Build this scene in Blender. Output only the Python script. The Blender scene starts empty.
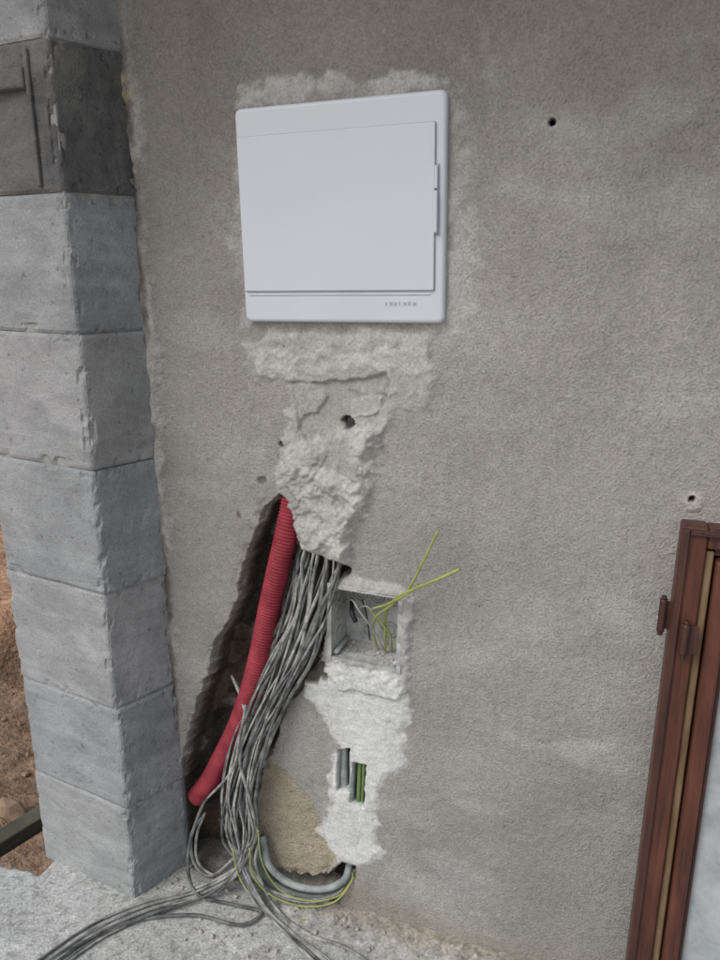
import bpy, bmesh, math, random
import numpy as np
from mathutils import Vector, Matrix
random.seed(7); rng=np.random.RandomState(5)
S=bpy.context.scene
# ---------------------------------------------------------------- survey frame
TILT=math.radians(16); YAW=math.radians(20); FPX=760.0
CAM=np.array([0.0,-1.35,1.48])
def ray(u,v):
    x=u-360.0; yc=480.0-v
    fh=FPX*math.cos(TILT)+yc*math.sin(TILT)
    vz=-FPX*math.sin(TILT)+yc*math.cos(TILT)
    return np.array([-fh*math.sin(YAW)+x*math.cos(YAW), fh*math.cos(YAW)+x*math.sin(YAW), vz])
def W(u,v,y=0.0):
    d=ray(u,v); return CAM+d*((y-CAM[1])/d[1])
def F(u,v,z=0.0):
    d=ray(u,v); return CAM+d*((z-CAM[2])/d[2])
# ---------------------------------------------------------------- noise
def vnoise(x,y,seed=0):
    # rotate the lattice so no pattern lines up with the mesh axes
    x,y=x*.8253-y*.5646+seed*.37,x*.5646+y*.8253+seed*.71
    xi=np.floor(x).astype(np.int64); yi=np.floor(y).astype(np.int64)
    fx=x-xi; fy=y-yi
    fx=fx*fx*(3-2*fx); fy=fy*fy*(3-2*fy)
    def h(a,b):
        n=(a*374761393+b*668265263+seed*1442695041)&0xffffffff
        n=((n^(n>>13))*1274126177)&0xffffffff
        n=n^(n>>16)
        return (n&0xffff)/65535.0
    return (h(xi,yi)*(1-fx)+h(xi+1,yi)*fx)*(1-fy)+(h(xi,yi+1)*(1-fx)+h(xi+1,yi+1)*fx)*fy
def fbm(x,y,f,o=4,seed=0,g=0.5):
    s=0;a=1;t=0
    for i in range(o):
        s=s+a*(vnoise(x*f+13.7*i,y*f+7.1*i,seed+i)*2-1); t+=a; a*=g; f*=2.03
    return s/t
def ridged(x,y,f,o=3,seed=0):
    s=0;a=1;t=0
    for i in range(o):
        s=s+a*(1-np.abs(vnoise(x*f+3.7*i,y*f+9.1*i,seed+i)*2-1)); t+=a; a*=0.5; f*=2.1
    return s/t
def sstep(a,b,x):
    t=np.clip((x-a)/(b-a),0,1); return t*t*(3-2*t)
def sdf(poly,X,Z):
    n=len(poly); d=np.full(X.shape,1e9); ins=np.zeros(X.shape,bool)
    for i in range(n):
        ax,az=poly[i]; bx,bz=poly[(i+1)%n]
        ex,ez=bx-ax,bz-az; wx,wz=X-ax,Z-az
        t=np.clip((wx*ex+wz*ez)/(ex*ex+ez*ez+1e-12),0,1)
        d=np.minimum(d,(wx-ex*t)**2+(wz-ez*t)**2)
        c=((az>Z)!=(bz>Z))
        with np.errstate(divide='ignore',invalid='ignore'):
            ins^=c&(X<(bx-ax)*(Z-az)/((bz-az) if bz!=az else 1e-9)+ax)
    d=np.sqrt(d); return np.where(ins,d,-d)
def wp(pix): 
    return [(W(u,v)[0],W(u,v)[2]) for u,v in pix]
# ---------------------------------------------------------------- materials
def nmat(name,color=(.5,.5,.5),rough=.8,spec=.3):
    m=bpy.data.materials.new(name); m.use_nodes=True
    b=m.node_tree.nodes['Principled BSDF']
    b.inputs['Base Color'].default_value=(*color,1); b.inputs['Roughness'].default_value=rough
    b.inputs['Specular IOR Level'].default_value=spec
    return m,m.node_tree,b
def N(nt,t,**k):
    n=nt.nodes.new(t)
    for a,v in k.items(): setattr(n,a,v)
    return n
def noise(nt,co,scale,detail=4,rough=.6,dist=0):
    n=N(nt,'ShaderNodeTexNoise'); n.inputs['Scale'].default_value=scale; n.inputs['Detail'].default_value=detail
    n.inputs['Roughness'].default_value=rough; n.inputs['Distortion'].default_value=dist
    nt.links.new(co,n.inputs['Vector']); return n.outputs['Fac']
def ramp(nt,fac,stops):
    r=N(nt,'ShaderNodeValToRGB'); e=r.color_ramp.elements
    while len(e)<len(stops): e.new(.5)
    for i,(p,c) in enumerate(stops):
        e[i].position=p; e[i].color=(c,c,c,1) if not isinstance(c,tuple) else (*c,1)
    nt.links.new(fac,r.inputs[0]); return r.outputs[0]
def mul(nt,a,b,fac=1.0,mode='MULTIPLY'):
    m=N(nt,'ShaderNodeMix',data_type='RGBA',blend_type=mode); m.inputs[0].default_value=fac
    nt.links.new(a,m.inputs[6]); nt.links.new(b,m.inputs[7]); return m.outputs[2]
def math_(nt,op,a,b):
    m=N(nt,'ShaderNodeMath',operation=op)
    for i,x in enumerate((a,b)):
        if isinstance(x,(int,float)): m.inputs[i].default_value=x
        else: nt.links.new(x,m.inputs[i])
    return m.outputs[0]
def objco(nt): return N(nt,'ShaderNodeTexCoord').outputs['Object']
def bump(nt,b,h,strength,dist):
    n=N(nt,'ShaderNodeBump'); n.inputs['Distance'].default_value=dist
    if isinstance(strength,(int,float)): n.inputs['Strength'].default_value=strength
    else: nt.links.new(strength,n.inputs['Strength'])
    nt.links.new(h,n.inputs['Height']); nt.links.new(n.outputs[0],b.inputs['Normal'])
def colattr_mat(name,fine=260,bs=.6,bd=.003,lo=.72,hi=1.25,speck=True):
    m,nt,b=nmat(name,rough=.95,spec=.15); co=objco(nt)
    a=N(nt,'ShaderNodeAttribute',attribute_name='Col')
    g=N(nt,'ShaderNodeAttribute',attribute_name='grain')
    n1=noise(nt,co,fine,2,.65); n2=noise(nt,co,fine*.28,3,.6); n3=noise(nt,co,3.2,4,.6,.6)
    c=mul(nt,a.outputs['Color'],ramp(nt,n1,[(.3,lo),(.7,hi)]))
    c=mul(nt,c,ramp(nt,n2,[(.24,.5 if speck else .86),(.32,.90),(.7,1.10)]))
    c=mul(nt,c,ramp(nt,n3,[(.3,(.86,.86,.86)),(.7,(1.1,1.1,1.1))]))
    nt.links.new(c,b.inputs['Base Color'])
    h=math_(nt,'ADD',math_(nt,'MULTIPLY',n1,1.0),math_(nt,'MULTIPLY',n2,1.0))
    bump(nt,b,h,math_(nt,'MULTIPLY',g.outputs['Fac'],bs),bd)
    return m
def simple_noise_mat(name,c1,c2,scale,rough=.8,spec=.3,bs=.3,bd=.002,detail=4,bscale=None,stretch=None,met=0):
    m,nt,b=nmat(name,c1,rough,spec); co=objco(nt)
    if stretch:
        mp=N(nt,'ShaderNodeMapping'); mp.inputs['Scale'].default_value=stretch
        nt.links.new(co,mp.inputs['Vector']); co=mp.outputs[0]
    n1=noise(nt,co,scale,detail,.65)
    nt.links.new(ramp(nt,n1,[(.32,c1),(.68,c2)]),b.inputs['Base Color'])
    n2=noise(nt,co,bscale or scale*3,3,.6)
    if bs: bump(nt,b,n2,bs,bd)
    b.inputs['Metallic'].default_value=met
    return m
# ---------------------------------------------------------------- mesh helpers
def link(o,parent=None):
    S.collection.objects.link(o)
    if parent: o.parent=parent
    return o
def empty(name,loc=(0,0,0)):
    e=bpy.data.objects.new(name,None); e.location=loc; e.empty_display_size=.1; return link(e)
def mesh_obj(name,verts,faces,mat,parent=None,smooth=False):
    me=bpy.data.meshes.new(name); me.from_pydata([tuple(map(float,v)) for v in verts],[],[tuple(f) for f in faces]); me.update()
    if smooth: me.polygons.foreach_set('use_smooth',[True]*len(me.polygons))
    o=bpy.data.objects.new(name,me); me.materials.append(mat); return link(o,parent)
def sheet(name,xs,ys,pos,mat,col=None,grain=None,parent=None,smooth=True):
    nx,ny=len(xs),len(ys)
    idx=np.arange(nx*ny).reshape(ny,nx)
    f=np.stack([idx[:-1,:-1],idx[:-1,1:],idx[1:,1:],idx[1:,:-1]],-1).reshape(-1,4)
    me=bpy.data.meshes.new(name)
    me.vertices.add(nx*ny); me.vertices.foreach_set('co',pos.reshape(-1).astype(np.float32))
    me.loops.add(f.size); me.loops.foreach_set('vertex_index',f.reshape(-1).astype(np.int32))
    me.polygons.add(len(f)); me.polygons.foreach_set('loop_start',np.arange(0,f.size,4,dtype=np.int32))
    me.polygons.foreach_set('loop_total',np.full(len(f),4,dtype=np.int32))
    me.update(calc_edges=True); me.validate()
    me.polygons.foreach_set('use_smooth',[smooth]*len(me.polygons))
    if col is not None:
        a=me.attributes.new('Col','FLOAT_COLOR','POINT')
        c=np.ones((nx*ny,4),np.float32); c[:,:3]=col.reshape(-1,3); a.data.foreach_set('color',c.reshape(-1))
    if grain is not None:
        a=me.attributes.new('grain','FLOAT','POINT'); a.data.foreach_set('value',grain.reshape(-1).astype(np.float32))
    me.materials.append(mat); o=bpy.data.objects.new(name,me); return link(o,parent)
def box(name,x0,x1,y0,y1,z0,z1,mat,parent=None,bev=.002,seg=2):
    bm=bmesh.new(); bmesh.ops.create_cube(bm,size=1)
    for v in bm.verts:
        v.co=Vector((x0+(v.co.x+.5)*(x1-x0),y0+(v.co.y+.5)*(y1-y0),z0+(v.co.z+.5)*(z1-z0)))
    if bev: bmesh.ops.bevel(bm,geom=bm.edges[:],offset=bev,segments=seg,profile=.5,affect='EDGES')
    me=bpy.data.meshes.new(name); bm.to_mesh(me); bm.free(); me.materials.append(mat)
    return link(bpy.data.objects.new(name,me),parent)
def rprism(name,w,h,r,y0,y1,mat,parent=None,cx=0,cz=0,bev=.004,seg=4):
    """rounded rectangle plate in XZ, front face at y1 (<y0)"""
    pts=[]
    for (sx,sz,a0) in ((1,1,0),(-1,1,90),(-1,-1,180),(1,-1,270)):
        for k in range(7):
            a=math.radians(a0+15*k)
            pts.append((cx+sx*(w/2-r)+r*math.cos(a),cz+sz*(h/2-r)+r*math.sin(a)))
    bm=bmesh.new()
    fb=bm.faces.new([bm.verts.new((x,y0,z)) for x,z in pts])
    ff=[bm.verts.new((x,y1,z)) for x,z in pts]
    front=bm.faces.new(ff); n=len(pts); bm.verts.ensure_lookup_table()
    for i in range(n):
        bm.faces.new([bm.verts[i],bm.verts[(i+1)%n],bm.verts[n+(i+1)%n],bm.verts[n+i]])
    bmesh.ops.recalc_face_normals(bm,faces=bm.faces[:])
    bmesh.ops.bevel(bm,geom=list(front.edges),offset=bev,segments=seg,profile=.5,affect='EDGES')
    for f in bm.faces: f.smooth = len(f.verts)<=4
    me=bpy.data.meshes.new(name); bm.to_mesh(me); bm.free(); me.materials.append(mat)
    return link(bpy.data.objects.new(name,me),parent)
def catmull(P,n):
    P=[np.array(p,float) for p in P]; P=[2*P[0]-P[1]]+P+[2*P[-1]-P[-2]]
    out=[]
    for i in range(1,len(P)-2):
        a,b,c,d=P[i-1:i+3]
        for k in range(n):
            t=k/n
            out.append(.5*((2*b)+(-a+c)*t+(2*a-5*b+4*c-d)*t*t+(-a+3*b-3*c+d)*t**3))
    out.append(P[-2]); return np.array(out)
def resample(P,step):
    d=np.r_[0,np.cumsum(np.linalg.norm(np.diff(P,axis=0),axis=1))]
    n=max(4,int(d[-1]/step)); s=np.linspace(0,d[-1],n)
    return np.stack([np.interp(s,d,P[:,k]) for k in range(3)],1),s
class Tubes:
    def __init__(s): s.v=[];s.f=[]
    def add(self,ctrl,r,sides=8,step=.008,corr=None,flat=1.0,cap=True,twist=0.0):
        P,s=resample(catmull(ctrl,10),step)
        T=np.gradient(P,axis=0); T/=np.linalg.norm(T,axis=1)[:,None]+1e-9
        up=np.array([0,1,0.]); 
        if abs(T[0]@up)>.9: up=np.array([1,0,0.])
        nrm=up-T[0]*(up@T[0]); nrm/=np.linalg.norm(nrm); base=len(self.v)
        for i in range(len(P)):
            nrm=nrm-T[i]*(nrm@T[i]); nrm/=np.linalg.norm(nrm)+1e-9
            bn=np.cross(T[i],nrm); rr=r
            if corr: rr=r*(1+corr[1]*np.clip(1.6*math.cos(2*math.pi*s[i]/corr[0]),-1,1))
            for k in range(sides):
                ca,sa=math.cos(2*math.pi*k/sides),math.sin(2*math.pi*k/sides)
                tw=twist*s[i]; x=ca*rr; y=sa*rr*flat
                self.v.append(P[i]+nrm*(x*math.cos(tw)-y*math.sin(tw))+bn*(x*math.sin(tw)+y*math.cos(tw)))
        for i in range(len(P)-1):
            for k in range(sides):
                a=base+i*sides+k; b=base+i*sides+(k+1)%sides
                self.f.append((a,b,b+sides,a+sides))
        if cap:
            self.f.append([base+k for k in range(sides)][::-1])
            self.f.append([base+(len(P)-1)*sides+k for k in range(sides)])
    def obj(self,name,mat,parent=None): return mesh_obj(name,self.v,self.f,mat,parent,True)

# ================================================================ WALL
def axis(parts):
    out=[]
    for a,b,st in parts:
        n=max(1,int(round((b-a)/st))); out+=list(np.linspace(a,b,n,endpoint=False))
    out.append(parts[-1][1]); return np.array(out)
xs=axis([(-1.25,-1.02,.03),(-1.02,-.93,.003),(-.93,-.35,.0025),(-.35,-.19,.005),(-.19,-.14,.002),(-.14,.09,.010),(.09,.135,.003),(.135,.2,.01),(.2,4.2,.06)])
zs=axis([(-.4,-.02,.03),(-.02,1.34,.0026),(1.34,1.67,.006),(1.67,1.72,.002),(1.72,1.85,.005),(1.85,2.7,.03)])
X,Z=np.meshgrid(xs,zs)
h=.0020*fbm(X,Z,5,3,1)+.0010*fbm(X,Z,38,3,2)
col=np.empty(X.shape+(3,)); col[:]=(.345,.331,.310)
big=fbm(X,Z,1.3,4,11); med=fbm(X,Z,5,4,12); col*= (1+.20*big+.13*med)[...,None]
sm=sstep(.10,.5,fbm(X*1.0,Z*2.4,4.5,5,31))
col=col*(1-.4*sm[...,None])+np.array((.46,.457,.44))*.4*sm[...,None]
grain=np.ones(X.shape)
j1=fbm(X,Z,45,4,3); j2=fbm(X,Z,16,4,4); j3=fbm(X,Z,140,3,5); j0=fbm(X,Z,7,3,6)
def blend(mask,c):
    global col
    col=col*(1-mask[...,None])+np.array(c)*mask[...,None]
st=sstep(1.50,1.95,Z+.25*j0+.1*big); blend(st*.6,(.205,.187,.163))  # brown stain plus overhead shade painted into the upper wall's colour
st=sstep(.30,.05,(X+.97)+.08*j0)*.35; blend(st,(.24,.227,.208))  # pillar's soft shadow painted in as a darker band beside it
st=sstep(.05,.45,fbm(X*1.5,Z*.7,3,4,33)); blend(st*.25,(.25,.238,.22))
def D(pix,ja=.008,jb=.012): return sdf(wp(pix),X,Z)+ja*j1+jb*j2+.003*j3
def M(pix,soft=.004,ja=.008,jb=.012):
    d=D(pix,ja,jb); return sstep(-soft,soft,d),d
# halo around board
m,d=M([(234,100),(246,82),(330,78),(440,72),(462,84),(468,130),(466,210),(462,290),(452,330),(300,336),(240,330),(233,250),(231,170)],.008,.018,.02)
blend(m*(.35+.4*sstep(-.3,.4,j1)),(.42,.418,.402)); h+=sstep(-.004,.02,d)*(.002+.003*ridged(X,Z,30,3,41)); grain=np.where(m>.5,.75,grain)
m,d=M([(240,90),(330,78),(430,66),(470,78),(468,92),(330,94),(240,110)],.006,.024,.014)
blend(m*.75,(.49,.487,.47)); h+=sstep(-.002,.014,d)*.005*ridged(X,Z,40,3,42)
m,d=M([(452,200),(472,210),(474,290),(458,330),(446,330),(448,250)],.008,.024,.02); blend(m*.6,(.51,.51,.495)); h+=m*.0014
m,d=M([(455,40),(485,45),(500,90),(480,170),(492,330),(560,325),(470,345),(440,400),(446,120)],.03,.03,.045); blend(m*.26*sstep(-.35,.35,j1+j0),(.48,.477,.46))
m,d=M([(500,735),(610,742),(600,758),(530,752)],.01,.02,.03); blend(m*.3,(.52,.52,.51))
# big mortar patch below board
m,d=M([(242,340),(300,330),(436,332),(438,385),(428,412),(398,420),(384,450),(372,485),(357,525),(350,566),(325,562),(300,553),(290,525),(276,492),(278,462),(286,430),(288,385),(262,378),(245,362)],.004,.012,.014)
mh=sstep(-.003,.016,d)
blend(m*.85*(.75+.25*sstep(-.3,.3,j2)),(.435,.432,.408)); rd=ridged(X,Z*1.2,15,4,51)
h+=mh*(.004+.005*sstep(.5,.9,rd)+.0016*j1); grain=grain*(1-m)+.5*m
blend(m*sstep(.0,.35,j2)*.3,(.34,.334,.313)); blend(m*sstep(.1,.4,j1)*.3,(.56,.558,.532))
m,d=M([(246,345),(330,352),(432,345),(436,372),(300,378),(262,374)],.006,.014,.018); blend(m*.5,(.53,.53,.51)); h+=sstep(-.003,.010,d)*.0025
m,d=M([(292,382),(345,378),(388,372),(392,405),(348,420),(338,445),(322,452),(300,430)],.003,.006,.006); blend(m*.65,(.345,.34,.32)); h-=sstep(-.002,.003,d)*.009
m,d=M([(292,384),(312,381),(330,395),(318,412),(300,420)],.003,.005,.004); blend(m*.5,(.44,.436,.412)); h+=sstep(-.002,.003,d)*.006
m,d=M([(350,400),(384,396),(380,414),(350,418)],.003,.005,.004); blend(m*.5,(.46,.456,.437)); h+=sstep(-.002,.003,d)*.005
# thick lumpy plug
m,d=M([(282,455),(310,440),(345,425),(385,425),(376,470),(360,520),(352,566),(322,562),(298,553),(288,522),(274,492)],.006,.010,.012)
mh=sstep(-.006,.026,d)
lump=ridged(X,Z*1.15,13,4,61); lump2=fbm(X*.8,Z*1.3,34,4,62); fac=np.round(fbm(X,Z,11,3,63)*5)/5
h+=mh*(.006+.011*sstep(.45,.85,lump)+.0035*lump2+.016*fac); blend(m*.75,(.48,.476,.45))
blend(m*sstep(.60,.35,lump+.15*j1)*.6,(.29,.285,.268)); blend(m*sstep(.25,.5,j1)*.35,(.58,.58,.556))
# island of exposed base coat
m,d=M([(266,762),(285,772),(308,798),(326,835),(337,858),(325,874),(300,878),(276,872),(258,858),(250,830),(258,800)],.003,.003,.004)
blend(m,(.43,.37,.28)); h-=m*(.009+.003*j1); grain=np.where(m>.5,1.9,grain)
# mortar round junction box
m,d=M([(322,582),(332,573),(360,577),(402,584),(416,602),(409,640),(413,690),(400,700),(345,690),(322,668),(322,640),(326,610)],.003,.008,.010)
mh=sstep(-.003,.014,d)
blend(m*.85,(.44,.436,.418)); h+=mh*(.004+.008*ridged(X,Z,26,3,71)); grain=grain*(1-m)+.5*m
# fresh white plaster under box
m,d=M([(318,660),(330,657),(402,674),(411,692),(408,768),(388,778),(377,800),(381,850),(374,866),(345,866),(332,855),(312,832),(328,812),(328,775),(338,745),(322,715),(303,694),(298,678)],.004,.016,.010)
mh=sstep(-.004,.018,d)
blend(m*(.93-.5*sstep(.020,.0,d)*sstep(-.2,.3,j3)),(.62,.63,.62)); h+=mh*(.003+.0022*ridged(X,Z*1.5,12,3,81)+.0012*fbm(X,Z*2,60,3,82)); grain=grain*(1-m)+.3*m
blend(m*sstep(.10,.45,fbm(X*2,Z,20,4,83))*.4,(.48,.48,.465))
# main chase (open cavity)
cav=[(278,488),(266,510),(255,533),(246,558),(236,584),(231,605),(219,630),(209,660),(201,690),(194,715),(187,745),(180,772),(176,800),(176,835),(176,900),(232,905),(262,910),(290,915),(335,912),(352,890),(353,868),(342,862),(328,873),(300,876),(276,870),(258,856),(251,830),(257,800),(264,765),(274,735),(289,702),(304,682),(320,660),(326,640),(330,600),(333,585),(350,578),(350,566),(336,560),(318,558),(302,553),(293,533),(291,512),(286,496)]
jag=fbm(X,Z,17,3,96); fac2=np.round(fbm(X,Z,15,2,98)*4)/4
d0=sdf(wp(cav),X,Z)
d=d0+.016*jag+.006*j1-.001
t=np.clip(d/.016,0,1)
m=sstep(-.0012,.0022,d)
dep=.020*sstep(.0,.15,t)+.055*sstep(.30,.75,t+.2*j2)+lowcut*0 if False else .020*sstep(.0,.15,t)+.055*sstep(.30,.75,t+.2*j2)
lowcut=sstep(.010,.03,d)
dep=dep+.028*sstep(.012,.05,d)+(.016*fbm(X,Z,12,3,91)+.020*fac2)*lowcut
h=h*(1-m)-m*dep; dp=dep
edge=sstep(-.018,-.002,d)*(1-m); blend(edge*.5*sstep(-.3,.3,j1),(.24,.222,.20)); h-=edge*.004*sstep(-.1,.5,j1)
blend(m,(.33,.305,.27)); blend(m*sstep(.022,.034,dp+.004*j1),(.15,.125,.10)); blend(m*sstep(.05,.075,dp),(.075,.066,.058))  # render then brick tones, darkened with depth to paint in the recess shade
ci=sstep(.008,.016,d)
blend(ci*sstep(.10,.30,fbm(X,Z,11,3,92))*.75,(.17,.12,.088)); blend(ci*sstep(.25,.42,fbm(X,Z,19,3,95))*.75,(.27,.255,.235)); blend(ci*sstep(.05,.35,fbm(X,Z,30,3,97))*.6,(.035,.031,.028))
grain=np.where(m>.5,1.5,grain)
cavm=m
for P_ in ([(338,750),(350,748),(350,792),(337,790)],[(353,762),(366,764),(364,808),(350,802)]):
    d=sdf(wp(P_),X,Z)+.003*j1; m=sstep(-.001,.004,d); h=h*(1-m)-m*.05; blend(m,(.14,.13,.11))
bx,bz,bw,bh=-.480,.752,.156,.170
d=np.minimum(bw/2-.004-abs(X-bx),bh/2-.004-abs(Z-bz)); m=sstep(-.001,.002,d); h=h*(1-m)-m*.095
def hole(u,v,r,dep,c=(.05,.045,.04),jit=.3,sx=1.):
    p=W(u,v); dd=np.hypot((X-p[0])*sx,Z-p[2])/r+jit*j1*1.5
    global h; m=sstep(1.1,.75,dd); h=h-m*dep; blend(m,c)
hole(238,516,.008,.003,(.20,.175,.15),.8); hole(264,481,.007,.004,(.19,.175,.15),.8,.7); hole(350,423,.010,.014,(.05,.05,.045),.8,.6)
hole(281,443,.008,.005,(.12,.11,.10),.9); hole(312,672,.02,.012,(.14,.13,.11),.7,.5); hole(346,571,.012,.03,(.03,.03,.03),.6)
hole(552,122,.0055,.02,(.02,.02,.02),.15)
p=W(693,502); dd=np.hypot(X-p[0],Z-p[2]); blend(sstep(.020,.010,dd+.006*j1)*.7,(.48,.46,.43)); h+=.003*sstep(.02,.012,dd); hole(691,500,.006,.015,(.05,.04,.035),.6)
hi=sstep(1.1,1.3,Z)
pj=sstep(.036,.012,(X+.962)+.026*j2+.012*j1)*sstep(.25,.6,.35+.8*fbm(X*.3,Z,7,3,101)+.35*hi)*sstep(.30,.42,Z); blend(pj*.8,(.46,.452,.435)); h+=pj*(.004+.007*ridged(X,Z,30,3,102))
pj=sstep(.018,.003,(X+.962)+.010*j1+.006*j2)*sstep(.30,.42,Z); blend(pj*.8*sstep(-.1,.3,fbm(X,Z,9,3,105)+.5*sstep(1.5,1.7,Z)),(.10,.088,.075))
pj=sstep(.026,.010,(X+.955)+.010*j1)*sstep(.30,.5,fbm(X,Z,12,3,108))*hi; blend(pj*.8,(.48,.42,.29)); h+=pj*.006
sp=sstep(.14,0,Z+.06*j2)*(1-cavm); blend(sp*.45,(.31,.265,.205)); 
Y=-h
pos=np.stack([X,Y,Z],-1)
pos[0,:,1]=.26; pos[-1,:,1]=.26; pos[:,0,1]=.26; pos[:,-1,1]=.26
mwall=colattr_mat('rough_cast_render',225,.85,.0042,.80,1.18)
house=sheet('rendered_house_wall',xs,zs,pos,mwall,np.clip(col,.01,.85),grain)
mcore=simple_noise_mat('masonry_core',(.2,.19,.18),(.3,.28,.26),8)
box('wall_core',-1.24,4.19,.19,.255,-.39,2.69,mcore,house,0)

# ================================================================ PILLAR
A=F(45,855);B=F(135,900);C=F(185,870)
A,B,C=[np.array([q[0],q[1]]) for q in (A,B,C)]
C=np.array([C[0],.004]); DD=np.array([A[0]+.02,.24]); C2=np.array([C[0]-.06,.12])
def aac_mat(name,c1,c2,dark=False):
    m,nt,b=nmat(name,c1,.95,.12); co=objco(nt)
    n1=noise(nt,co,5,5,.65,.8); 
    mp=N(nt,'ShaderNodeMapping'); mp.inputs['Scale'].default_value=(3,3,9); mp.inputs['Rotation'].default_value=(.3,.85,.2)
    nt.links.new(co,mp.inputs['Vector']); n2=noise(nt,mp.outputs[0],2.3,5,.65,.9)
    n3=noise(nt,co,330,2,.5); n4=noise(nt,co,70,3,.65)
    c=ramp(nt,n1,[(.3,c1),(.7,c2)])
    c=mul(nt,c,ramp(nt,n2,[(.3,.78),(.7,1.13)]))
    c=mul(nt,c,ramp(nt,n3,[(.33,.82),(.6,1.06)]))
    c=mul(nt,c,ramp(nt,n4,[(.29,.62 if not dark else .5),(.38,1.0)]))
    nt.links.new(c,b.inputs['Base Color'])
    bump(nt,b,math_(nt,'ADD',n3,math_(nt,'MULTIPLY',n4,1.7)),.6 if not dark else .9,.002)
    return m
maac=aac_mat('aerated_concrete',(.26,.272,.28),(.38,.392,.40))
maac2=aac_mat('aerated_concrete_pale',(.30,.308,.31),(.42,.425,.43))
mdark=aac_mat('weathered_block',(.095,.097,.10),(.22,.22,.215),True)
pillar=empty('block_pillar',(0,0,0))
def block(name,z0,z1,mat,off=(0,0),inset=0,seed=0,amp=.0016):
    r_=np.random.RandomState(seed); dx,dy=r_.uniform(-.004,.004,2)
    P=[A,B,C,C2,DD]; cen=sum(P)/5
    P=[p+(cen-p)/np.linalg.norm(cen-p)*inset+np.array([dx+off[0],dy*.5+off[1]]) for p in P]
    ring=[]
    for i in range(5):
        a,b=P[i],P[(i+1)%5]; n=max(2,int(np.linalg.norm(b-a)/.006))
        for k in range(n): ring.append(a+(b-a)*k/n)
    ring=np.array(ring); n=len(ring); nz=42; fs=[]
    dist=np.min([np.linalg.norm(ring-p,axis=1) for p in P],axis=0)
    zz=z0+(z1-z0)*np.arange(nz+1)/nz
    Zg=np.repeat(zz[:,None],n,1); e=np.minimum(Zg-z0,z1-Zg)
    dr=(cen-ring); dr/=np.linalg.norm(dr,axis=1)[:,None]
    sh=.003*np.clip(1-e/.006,0,None); cr=.003*np.clip(1-dist/.007,0,None)[None,:]
    s=(ring[:,0]+ring[:,1]*1.7+seed)[None,:]+0*Zg
    nn=fbm(s,Zg,14,3,seed)*amp+np.clip(fbm(s,Zg,40,2,seed+9)-.20,0,None)*.014*np.where((e<.016)|(dist[None,:]<.016),1,.10)
    tot=sh+cr+nn
    vs=np.stack([ring[:,0][None,:]+dr[:,0][None,:]*tot,ring[:,1][None,:]+dr[:,1][None,:]*tot,Zg],-1).reshape(-1,3)
    for j in range(nz):
        for i in range(n):
            a=j*n+i;b=j*n+(i+1)%n; fs.append((a,b,b+n,a+n))
    fs.append(list(range(n))[::-1]); fs.append([nz*n+i for i in range(n)])
    return mesh_obj(name,vs,fs,mat,pillar)
lv=[-.012,.258,.52,.80,1.073,1.345,1.603,1.858,2.12,2.38,2.62]
for i in range(10):
    mt=mdark if i==6 else (maac if i%2 else maac2)
    block('block_%d'%(i+1),lv[i]+.0013,lv[i+1]-.0013,mt,inset=(0 if i!=6 else -.002),seed=i*3+1,amp=.0016 if i!=6 else .004)
mj=simple_noise_mat('thin_joint_mortar',(.20,.20,.195),(.38,.38,.37),30)
P=[A,B,C,C2,DD]; cen=sum(P)/5; PP=[p+(cen-p)/np.linalg.norm(cen-p)*.007 for p in P]
mesh_obj('joint_mortar',[(p[0],p[1],z) for z in (-.01,2.61) for p in PP],[(0,1,6,5),(1,2,7,6),(2,3,8,7),(3,4,9,8),(4,0,5,9),(5,6,7,8,9),(4,3,2,1,0)],mj,pillar)
g=W(40,120,-.12); gx=g[0]
t=(gx-A[0])/(B-A)[0]; gy=A[1]+(B-A)[1]*t
box('block_rib',gx-.006,gx+.004,gy-.008,gy+.02,1.615,1.845,mdark,pillar,.003)
box('block_ledge',A[0]-.02,gx-.006,gy-.012,gy+.03,1.78,1.815,mdark,pillar,.005)

# ================================================================ FLOOR
fx=axis([(-1.9,-1.45,.03),(-1.45,.25,.006),(.25,4.3,.08)])
fy=axis([(-4.5,-.75,.08),(-.75,-.0,.006)])+.0
fy=np.r_[fy,[.02,.05,.1,.14]]
XX,YY=np.meshgrid(fx,fy)
k1=fbm(XX,YY,12,4,201);k2=fbm(XX,YY,60,3,202);k3=fbm(XX,YY,110,2,203)
zf=.0015*k1+.0012*k2
fc=np.empty(XX.shape+(3,)); fc[:]=(.49,.497,.487); fc*=(1+.16*k1+.08*k2)[...,None]
deb=sstep(-.10,-.01,YY+.035*k1+.02*k2)*sstep(-.72,-.60,XX); zf+=deb*(.010+.016*ridged(XX,YY,30,3,204)*.8+.004*k2)
fc=fc*(1-deb[...,None]*.8)+np.array((.34,.29,.225))*deb[...,None]*.8
deb2=sstep(-.05,-.0,YY+.02*k1)*sstep(-.70,-.76,XX); zf+=deb2*.012*ridged(XX,YY,40,3,205); fc=fc*(1-deb2[...,None]*.85)+np.array((.13,.115,.095))*deb2[...,None]*.85
pb=sstep(.30,.55,k2)*.5; fc=fc*(1-pb[...,None])+np.array((.66,.66,.64))*pb[...,None]
pb=sstep(.15,.45,-k3)*.6; fc=fc*(1-pb[...,None])+np.array((.25,.245,.235))*pb[...,None]
edge=-.165+.02*fbm(XX,YY*0,9,3,206)+.05*(XX+1.4)*(XX<-1.2)
fp=np.stack([XX,YY,zf],-1)
lf=XX<-1.29
fp[...,1]=np.where(lf,np.minimum(YY,edge),YY); fp[...,2]=np.where(lf&(YY>edge),-.02-.8*np.clip(YY-edge,0,.5),fp[...,2])
fp[0,:,2]=-.3; fp[:,0,2]=-.3; fp[:,-1,2]=-.3
mfl=colattr_mat('concrete_slab',170,.7,.003,.66,1.24)
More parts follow.
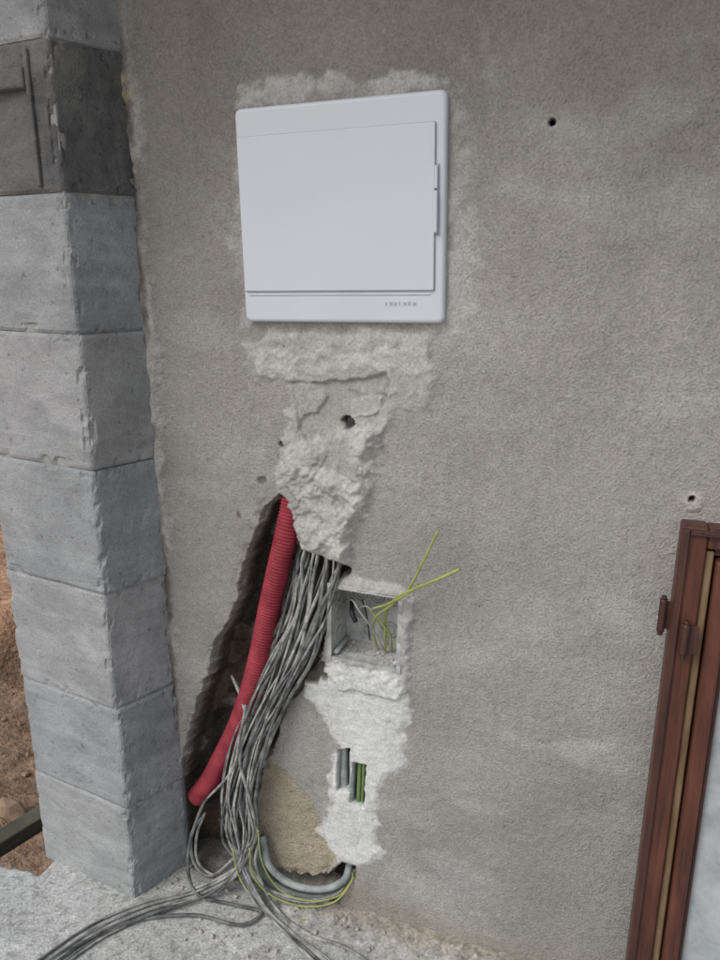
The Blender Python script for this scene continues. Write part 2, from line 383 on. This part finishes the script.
floor=sheet('concrete_floor',fx,fy,fp,mfl,fc,np.ones(XX.shape)*.9)

# ================================================================ GROUND
gx_=np.r_[-400,-200,-100,-60,-40,-25,-15,-10,-8,axis([(-7,-1.1,.04)]),np.linspace(0,6,8),10,20,40,80,150,400]
gy_=np.r_[-400,-200,-100,-50,-30,-20,-10,-6,-4,-2,-1,axis([(-.6,5.5,.04)]),6,8,10,14,20,30,50,80,120,200,400]
GX,GY=np.meshgrid(gx_,gy_)
e1=fbm(GX,GY,.9,4,301);e2=fbm(GX,GY,5,4,302);e3=fbm(GX,GY,22,3,303)
dd=np.hypot(GX+1.3,GY)+.25*e1
near=sstep(9,6,np.hypot(GX+1,GY))
bank=sstep(2.1,2.35,dd)
gz=-.62+bank*.30+.10*sstep(2.4,6,dd)+near*(.05*e1+.05*e2+.025*e3*(1+ (dd<2.2)))
r=np.hypot(GX,GY); gz+=np.where(r>30,(1+fbm(GX,GY,.02,3,310))*4*sstep(30,300,r),0)
inside=(GX>-1.2)&(GY>-5)&(GY<.3)&(GX<4.4); gz=np.where(inside,-.45,gz)
gc=np.empty(GX.shape+(3,)); gc[:]=(.25,.17,.115); gc*=(1+.35*e2+.25*e3)[...,None]
ob=bank*(.8+.2*e2); gc=gc*(1-ob[...,None])+np.array((.50,.29,.18))*ob[...,None]*(1+.3*e3)[...,None]
gr=sstep(8,14,r)*.8; gc=gc*(1-gr[...,None])+np.array((.07,.09,.035))*gr[...,None]
mg=colattr_mat('soil',40,.9,.02,.6,1.35)
sheet('ground',gx_,gy_,np.stack([GX,GY,gz],-1),mg,np.clip(gc,0.01,1),np.ones(GX.shape))
mtim=simple_noise_mat('weathered_timber',(.045,.045,.032),(.13,.125,.09),6,bs=.5,stretch=(1,1,8))
p0=F(-60,880,-.05); p1=F(70,800,-.05)
L=np.linalg.norm(p1-p0); 
tb=box('wooden_beam',-L/2,L/2+.3,-.025,.025,-.025,.025,mtim,None,.004)
tb.location=tuple((p0+p1)/2); tb.rotation_euler=(.1,0,math.atan2(p1[1]-p0[1],p1[0]-p0[0]))
def stones(name,n,fn,mat,rmin,rmax):
    bm=bmesh.new()
    for i in range(n):
        x,y,z=fn(); r0=rmin+(rmax-rmin)*random.random()**2
        mt=Matrix.Translation((x,y,z+r0*.35))@Matrix.Rotation(random.random()*6,4,Vector((random.random(),random.random(),1)).normalized())@Matrix.Diagonal((r0,r0*random.uniform(.6,1),r0*random.uniform(.45,.8),1))
        res=bmesh.ops.create_icosphere(bm,subdivisions=2 if r0>.01 else 1,radius=1,matrix=mt)
        for v in res['verts']: v.co+=Vector([random.uniform(-.13,.13)*r0 for _ in range(3)])
    me=bpy.data.meshes.new(name); bm.to_mesh(me); bm.free(); me.materials.append(mat)
    return link(bpy.data.objects.new(name,me))
mstone=simple_noise_mat('earth_clods',(.20,.14,.095),(.38,.28,.2),12,.95,.1,.5)
def gpt():
    x=random.uniform(-3.4,-1.45); y=random.uniform(.1,2.4); i=np.argmin(abs(gx_-x)); j=np.argmin(abs(gy_-y)); return x,y,gz[j,i]
stones('earth_clods',170,gpt,mstone,.015,.075)
mrub=simple_noise_mat('mortar_crumbs',(.31,.28,.235),(.52,.50,.46),30,.95,.1,.5)
def fpt():
    if random.random()<.7: x=random.uniform(-.62,.1); y=-abs(random.gauss(0,.05))-.004
    else: x=random.uniform(-1.0,-.5); y=-abs(random.gauss(0,.12))-.004
    return x,y,.001+(.008 if y>-.05 else 0)
stones('mortar_rubble',340,fpt,mrub,.0015,.008)

# ================================================================ DISTRIBUTION BOARD
def plastic(name,c,rough=.35,dirt=.97):
    m,nt,b=nmat(name,c,rough,.45); co=objco(nt)
    n1=noise(nt,co,6,3,.5); n2=noise(nt,co,180,2,.5)
    nt.links.new(ramp(nt,n1,[(.25,tuple(x*dirt for x in c)),(.75,c)]),b.inputs['Base Color'])
    nt.links.new(ramp(nt,n1,[(.3,rough-.03),(.7,rough+.08)]),b.inputs['Roughness'])
    bump(nt,b,n2,.03,.0005); return m
mw=plastic('white_plastic',(.655,.69,.745),.36,.95); mw2=plastic('white_plastic_door',(.66,.695,.755),.34,.95)
mprint=nmat('grey_print',(.42,.43,.46),.5)[0]; mgap=nmat('shadow_gap_plastic',(.42,.43,.46),.6)[0]
board=empty('electrical_distribution_board',(-.5265,0,1.5605)); board.rotation_euler=(0,-math.radians(1.0),0)
w,hh=.393,.376
rprism('flange',w,hh,.012,.004,-.020,mw,board,bev=.007,seg=5)
rprism('door_reveal',.3725,.2725,.003,-.018,-.0210,mgap,board,cx=-.0065,cz=.004,bev=.0004,seg=1)
rprism('door',.370,.270,.003,-.020,-.0255,mw2,board,cx=-.0065,cz=.004,bev=.002)
box('latch_recess',.179,.186,-.0215,-.0195,-.04,.075,mgap,board,.0004)
box('latch',.1785,.1845,-.031,-.0205,-.036,.032,mw,board,.002)
box('latch_upper',.1785,.184,-.028,-.0205,.035,.072,mw,board,.002)
box('lower_step',-.186,.172,-.0222,-.0195,-.1385,-.1365,mw,board,.0006)
for i,wd in enumerate((.004,.006,.005,.003,.006,.005,.007)):
    x0=.088+i*.0085
    box('print_mark_%d'%i,x0,x0+wd,-.0204,-.0198,-.1575,-.1515+(.001 if i%2 else 0),mprint,board,0)

# ================================================================ JUNCTION BOX
def dirtyplastic(name):
    m,nt,b=nmat(name,rough=.6,spec=.35); co=objco(nt); n1=noise(nt,co,28,5,.7,.4); n2=noise(nt,co,90,4,.6)
    nt.links.new(ramp(nt,n1,[(.36,(.30,.315,.31)),(.50,(.43,.44,.43)),(.62,(.56,.56,.535))]),b.inputs['Base Color']); bump(nt,b,n2,.5,.0015); return m
mjb=dirtyplastic('grey_box_plastic'); mjb2=nmat('knockout_shadow',(.26,.27,.27),.6)[0]
jb=empty('junction_box',(bx,0,bz)); jb.rotation_euler=(0,math.radians(.8),0)
a,b_=bw/2,bh/2; t=.004; y0,y1=-.003,.080
box('back',-a,a,y1,y1+.003,-b_,b_,mjb,jb,.001)
box('side_l',-a,-a+t,y0,y1,-b_,b_,mjb,jb,.001); box('side_r',a-t,a,y0,y1,-b_,b_,mjb,jb,.001)
box('side_t',-a+t,a-t,y0,y1,b_-t,b_,mjb,jb,.001); box('side_b',-a+t,a-t,y0,y1,-b_,-b_+t,mjb,jb,.001)
for nm,c in (('rim_l',(-a-.004,-a+.006,-b_-.004,b_+.004)),('rim_r',(a-.006,a+.004,-b_-.004,b_+.004)),('rim_t',(-a+.0065,a-.0065,b_-.006,b_+.004)),('rim_b',(-a+.0065,a-.0065,-b_-.004,-b_+.006))):
    box(nm,c[0],c[1],-.0095,-.0032,c[2],c[3],mjb,jb,.001)
def cyl(name,p,r0,hgt,axis_,mat,parent,seg=20):
    tb_=Tubes(); d={'x':(1,0,0),'y':(0,1,0),'z':(0,0,1)}[axis_]; p=np.array(p,float); d=np.array(d,float)
    tb_.add([p,p+d*hgt*.5,p+d*hgt],r0,seg,hgt/4); return tb_.obj(name,mat,parent)
for i,(sx,sz) in enumerate(((1,1),(-1,1),(-1,-1),(1,-1))):
    cyl('screw_post_%d'%i,(sx*(a-.011),.001,sz*(b_-.011)),.0055,.075,'y',mjb,jb)
    cyl('screw_hole_%d'%i,(sx*(a-.011),.0004,sz*(b_-.011)),.002,.003,'y',mjb2,jb)
def torus(name,c,R,r,nrm,mat,parent):
    tb_=Tubes(); pts=[]
    for k in range(21):
        q=2*math.pi*k/20
        if nrm=='y': pts.append((c[0]+R*math.cos(q),c[1],c[2]+R*math.sin(q)))
        elif nrm=='x': pts.append((c[0],c[1]+R*math.cos(q),c[2]+R*math.sin(q)))
        else: pts.append((c[0]+R*math.cos(q),c[1]+R*math.sin(q),c[2]))
    tb_.add(pts,r,6,.004,cap=False); return tb_.obj(name,mat,parent)
for i,(x,z,R) in enumerate(((-.04,.035,.016),(.0,.035,.016),(.04,.035,.016),(-.04,-.01,.012),(.03,-.04,.018),(-.02,-.05,.012))):
    torus('knockout_back_%d'%i,(x,y1-.0005,z),R,.0012,'y',mjb2,jb); torus('knockout_back_in_%d'%i,(x,y1-.0005,z),R*.6,.0009,'y',mjb2,jb)
for i,z in enumerate((-.045,0,.045)):
    torus('knockout_l_%d'%i,(-a+t+.0004,.040,z),.015,.0012,'x',mjb2,jb); torus('knockout_r_%d'%i,(a-t-.0004,.040,z),.015,.0012,'x',mjb2,jb)
    torus('knockout_b_%d'%i,(z,.040,-b_+t+.0004),.015,.0012,'z',mjb2,jb)
bm=bmesh.new()
for i in range(26):
    r0=random.uniform(.0015,.005); p_=(random.uniform(-a+.01,a-.01),random.uniform(.005,.075),-b_+t+r0*.4)
    res=bmesh.ops.create_icosphere(bm,subdivisions=1,radius=r0,matrix=Matrix.Translation(p_))
    for v in res['verts']: v.co+=Vector([random.uniform(-.25,.25)*r0 for _ in range(3)])
me=bpy.data.meshes.new('plaster_crumbs'); bm.to_mesh(me); bm.free(); me.materials.append(mrub); link(bpy.data.objects.new('plaster_crumbs',me),jb)
mgy=simple_noise_mat('yellow_green_insulation',(.23,.30,.07),(.40,.43,.15),40,.5,.4,0)
mgn=simple_noise_mat('green_insulation',(.10,.18,.06),(.20,.27,.11),40,.5,.4,0)
mgrey=simple_noise_mat('grey_insulation',(.25,.25,.25),(.42,.42,.41),30,.55,.3,.2)
mblk=nmat('black_insulation',(.02,.02,.022),.45)[0]
T=Tubes()
T.add([W(386,662,.065),W(385,640,.035),W(386,615,.01),W(394,600,-.03),W(412,590,-.06),W(436,580,-.08),W(460,569,-.09)],.0030,8,.005)
T.add([W(380,655,.065),W(374,635,.035),W(375,618,.01),W(390,606,-.025),W(408,590,-.045),W(422,564,-.055),W(438,531,-.06)],.0024,8,.005)
T.add([W(392,655,.065),W(390,635,.03),W(381,622,.01),W(372,610,.0),W(385,605,-.02),W(404,596,-.05),W(418,586,-.06)],.0024,8,.005)
ew=T.obj('earth_wires',mgy)
T=Tubes(); T.add([W(343,603,.065),W(352,600,.02),W(360,612,.0),W(372,628,.01),W(384,650,.03)],.0022,8,.005)
T.add([W(350,615,.065),W(366,606,.02),W(378,622,.02),W(388,645,.04)],.002,8,.005); T.obj('core_wires',mgrey,ew)
T=Tubes(); T.add([W(352,600,.05),W(352,612,.015),W(356,622,.01)],.0050,10,.004); T.add([W(362,600,.06),W(366,612,.02),W(370,640,.03)],.0017,8,.004); T.obj('wire_connector',mblk,ew)

# ================================================================ RED CONDUIT
mred=simple_noise_mat('red_conduit_plastic',(.20,.018,.030),(.34,.045,.062),24,.65,.25,.2)
T=Tubes(); T.add([W(296,480,.03),W(292,505,.018),W(286,535,.006),W(278,570,.0),W(268,615,.0),W(260,655,.0),W(250,692,.0),W(237,728,.004),W(222,758,.010),W(209,782,.015),W(197,797,.022)],.0235,28,.0013,corr=(.0072,.06))
red=T.obj('red_corrugated_conduit',mred)

# ================================================================ CABLES
mc1=simple_noise_mat('cable_sheath_dusty',(.10,.102,.10),(.47,.475,.46),32,.75,.25,.4,.001)
mc2=simple_noise_mat('cable_sheath_dark',(.045,.048,.05),(.22,.225,.22),28,.7,.3,.3,.001)
tab=[(535,303,338,.03),(562,294,342,.006),(585,289,336,-.004),(615,283,328,-.014),(655,268,314,-.020),(700,250,288,-.026),(750,232,267,-.030),(800,221,255,-.032),(835,224,256,-.034)]
TA=Tubes();TB=Tubes()
NC=28
perm=list(range(NC)); random.shuffle(perm)
for i in range(NC):
    s=i/(NC-1.); lay=(perm[i]%3); pts=[]; ph=random.uniform(0,6)
    for k,(v,ul,ur,y) in enumerate(tab):
        ss=min(1,max(0,s+.13*math.sin(ph+k*1.0)*(0.4+k*.12)))
        pts.append(W(ul+(ur-ul)*ss+random.uniform(-1.5,1.5),v+random.uniform(-6,6)*(k>1),y+.014-lay*.013+random.uniform(-.004,.004)))
    g=i%4 if i>3 else 0
    o=random.uniform(-1,1)
    if g==0:
        pts+=[W(238+4*o,868,-.05),F(200+8*o,893+4*o,.006+.006*lay),F(150+10*o,908+5*o,.006+.005*lay),F(100+8*o,930+6*o,.006),F(55+10*o,960+5*o,.006),F(-40,1030+10*o,.006)]
    elif g==1:
        pts+=[W(244+4*o,862,-.04),W(266+5*o,888+3*o,-.035),W(305,899+3*o,-.03),W(338,893+2*o,-.012),W(350,872,.03)]
    elif g==2:
        pts+=[W(242+6*o,866,-.045),F(262+8*o,905+4*o,.008+.006*lay),F(290+10*o,932+5*o,.006),F(330+14*o,965,.006),F(400+20*o,1030,.006)]
    else:
        pts+=[W(234+5*o,862,-.03),W(214+6*o,876,-.03),W(196+3*o,862,-.012),W(194+4*o,835,.01),W(206,812,.035)]
    (TB if i%3==0 else TA).add(pts,.0038+random.uniform(-.0011,.0010),8,.007,flat=.66,twist=random.uniform(-10,10))
TB.add([W(210,790,.02),W(196,822,-.02),W(188,858,-.05),F(196,893,.01),F(235,905,.008),F(262,912,.008),F(240,925,.01),F(190,915,.008),F(120,925,.006),F(40,968,.006),F(-30,1010,.006)],.0042,8,.007)
TA.add([W(206,800,.0),W(232,770,-.045),W(240,735,-.05),W(246,705,-.045)],.003,8,.007)
TA.add([W(232,676,.04),W(240,695,-.01),W(246,720,-.03),W(240,760,-.045),W(250,800,-.045),W(258,840,-.04),W(256,866,-.045),F(276,908,.012),F(310,935,.006),F(350,950,.006),F(420,1000,.006)],.0038,8,.007)
bundle=TA.obj('cable_bundle',mc1); TB.obj('dark_cables',mc2,bundle)
T=Tubes()
T.add([W(250,848,-.05),W(252,872,-.055),W(268,893,-.05),W(300,906,-.04),W(334,902,-.03),W(352,880,.0),W(351,868,.03)],.0020,8,.005)
T.add([W(258,830,-.05),W(262,862,-.055),W(280,890,-.05),W(310,901,-.045),W(340,895,-.02),W(352,876,.02)],.0018,8,.005)
T.add([W(232,848,-.05),W(240,878,-.06),F(262,905,.006),F(300,920,.004),F(345,912,.004)],.0017,8,.005)
T.obj('yellow_green_cores',mgy,bundle)
T=Tubes()
T.add([W(262,836,-.01),W(270,866,-.02),W(292,884,-.02),W(322,889,-.014),W(344,880,0.0),W(350,862,.03)],.0085,16,.0011,corr=(.0042,.07))
T.add([W(255,845,.0),W(262,872,.0),W(288,892,-.004),W(322,897,.0),W(346,888,.01),W(354,868,.03)],.008,16,.0011,corr=(.0042,.07))
mcond=simple_noise_mat('grey_conduit_plastic',(.18,.205,.205),(.40,.43,.42),25,.6,.3,.15)
T.obj('grey_corrugated_conduits',mcond,bundle)
T=Tubes(); T.add([W(344,740,.025),W(344,770,.02),W(344,800,.025)],.009,16,.0012,corr=(.0042,.07)); T.add([W(352,752,.012),W(352,780,.004),W(350,812,.012)],.006,14,.003)
st=T.obj('conduit_stubs',mcond); T=Tubes(); T.add([W(360,758,.02),W(359,785,.008),W(358,815,.02)],.0045,10,.004); T.add([W(364,758,.02),W(363,785,.01),W(361,815,.02)],.0035,10,.004); T.obj('green_cores',mgn,st)

# ================================================================ OLD TIMBER WINDOW leaning on wall
mwood=simple_noise_mat('stained_wood',(.042,.015,.011),(.135,.047,.029),5,.45,.4,.4,.001,bscale=14,stretch=(14,14,1.2),detail=7)
mwood2=simple_noise_mat('stained_wood_dark',(.028,.013,.010),(.085,.034,.023),5,.5,.4,.4,.001,bscale=14,stretch=(14,14,1.2),detail=6)
mtan=simple_noise_mat('worn_rebate_strip',(.12,.07,.035),(.26,.175,.10),6,.5,.35,.4,.001,stretch=(10,10,1.5),detail=6)
mgl=nmat('dusty_glass',(.40,.43,.45),.18,.5)[0]; nt=mgl.node_tree; co=objco(nt); n_=noise(nt,co,14,5,.7,.5)
nt.links.new(ramp(nt,n_,[(.35,(.30,.33,.35)),(.7,(.50,.51,.51))]),nt.nodes['Principled BSDF'].inputs['Base Color'])
nt.links.new(ramp(nt,n_,[(.35,.15),(.65,.6)]),nt.nodes['Principled BSDF'].inputs['Roughness'])
WX=.085; WWD=.86; HT=1.066
win=empty('wooden_window',(WX,-.150,0)); lean=math.atan2(.098,1.055); win.rotation_euler=(-lean,math.radians(.55),0)
def wbox(n,x0,x1,y0,y1,z0,z1,m_,bv=.003): return box(n,x0,x1,y0,y1,z0,z1,m_,win,bv,3)
wbox('outer_stile_l',0,.041,0,.062,.0,HT,mwood,.004); wbox('outer_stile_r',WWD-.04,WWD,0,.062,0,HT,mwood)
wbox('outer_rail_t',.0415,WWD-.0405,.001,.061,HT-.036,HT-.001,mwood,.004); wbox('outer_rail_b',.0415,WWD-.0405,.001,.061,.001,.04,mwood)
wbox('outer_lip_l',.002,.013,-.008,.001,.004,HT-.004,mwood2,.002); wbox('outer_lip_t',.0135,WWD-.005,-.008,.001,HT-.014,HT-.004,mwood2,.002)
wbox('rebate_strip_l',.0415,.0545,.010,.05,.0405,HT-.0405,mtan,.003); wbox('rebate_strip_t',.055,WWD-.053,.014,.05,HT-.048,HT-.0365,mwood2,.001)
wbox('sash_stile_l',.0575,.084,-.006,.045,.06,HT-.052,mwood,.006); wbox('sash_stile_r',WWD-.084,WWD-.0575,-.006,.045,.06,HT-.052,mwood,.006)
wbox('sash_rail_t',.0842,WWD-.0842,-.005,.044,HT-.082,HT-.0525,mwood,.005); wbox('sash_rail_b',.0842,WWD-.0842,-.005,.044,.06,.11,mwood,.005)
wbox('bead_l',.0845,.091,.006,.03,.1105,HT-.0825,mwood2,.002); wbox('glass',.088,WWD-.088,.020,.026,.105,HT-.086,mgl,.0005)
wbox('bead_t',.0915,WWD-.09,.006,.03,HT-.090,HT-.0825,mwood2,.002)
def hinge(x,y,z,L,r0,n):
    T=Tubes(); T.add([(x,y,z-L/2),(x,y,z),(x,y,z+L/2)],r0,18,.004); T.add([(x,y,z-L/2-.006),(x,y,z-L/2-.003),(x,y,z-L/2)],r0*.7,14,.002)
    T.add([(x,y,z+L/2),(x,y,z+L/2+.003),(x,y,z+L/2+.006)],r0*.7,14,.002); T.add([(x,y,z-.001),(x,y,z),(x,y,z+.001)],r0*1.15,18,.0008)
    T.obj(n,mwood2,win)
hinge(-.014,.004,.905,.058,.0062,'hinge_barrel_frame'); wbox('hinge_leaf_frame',-.012,.002,.008,.011,.88,.93,mwood2,.001)
hinge(.024,-.016,.875,.054,.0062,'hinge_barrel_sash'); wbox('hinge_leaf_sash',.016,.045,-.0125,-.0095,.85,.90,mwood2,.001)

# ================================================================ ADDED SHADE ROOF
mconc=simple_noise_mat('shade_roof_concrete',(.30,.29,.28),(.38,.37,.36),6)
box('added_shade_roof',-1.9,4.3,-.9,.4,2.71,2.86,mconc,None,.01)  # unseen slab, added overhead to darken the top of the wall

# ================================================================ LIGHT / CAMERA
el=math.radians(46); sd=Vector((-.6,-1,0)).normalized()*math.cos(el)+Vector((0,0,math.sin(el)))
w_=bpy.data.worlds.new('World'); S.world=w_; w_.use_nodes=True; nt=w_.node_tree
sky=N(nt,'ShaderNodeTexSky'); sky.sky_type='NISHITA'; sky.sun_disc=False; sky.sun_elevation=el; sky.sun_rotation=math.atan2(sd.x,sd.y); sky.dust_density=3
hs=N(nt,'ShaderNodeHueSaturation'); hs.inputs['Saturation'].default_value=.42
nt.links.new(sky.outputs[0],hs.inputs['Color']); nt.links.new(hs.outputs[0],nt.nodes['Background'].inputs[0]); nt.nodes['Background'].inputs[1].default_value=.15
sl=bpy.data.lights.new('sun','SUN'); sl.energy=1.0; sl.angle=math.radians(32); sl.color=(1,.99,.975)
so=bpy.data.objects.new('sun',sl); link(so); so.rotation_euler=(-sd).to_track_quat('-Z','Y').to_euler()
cd=bpy.data.cameras.new('camera'); cam=link(bpy.data.objects.new('camera',cd)); cam.location=tuple(CAM)
cam.rotation_euler=(math.pi/2-TILT,0,YAW); cd.sensor_width=36; cd.lens=36*FPX/960; cd.clip_start=.02; cd.clip_end=2000
S.camera=cam
S.view_settings.view_transform='Standard'; S.view_settings.look='None'; S.view_settings.exposure=0
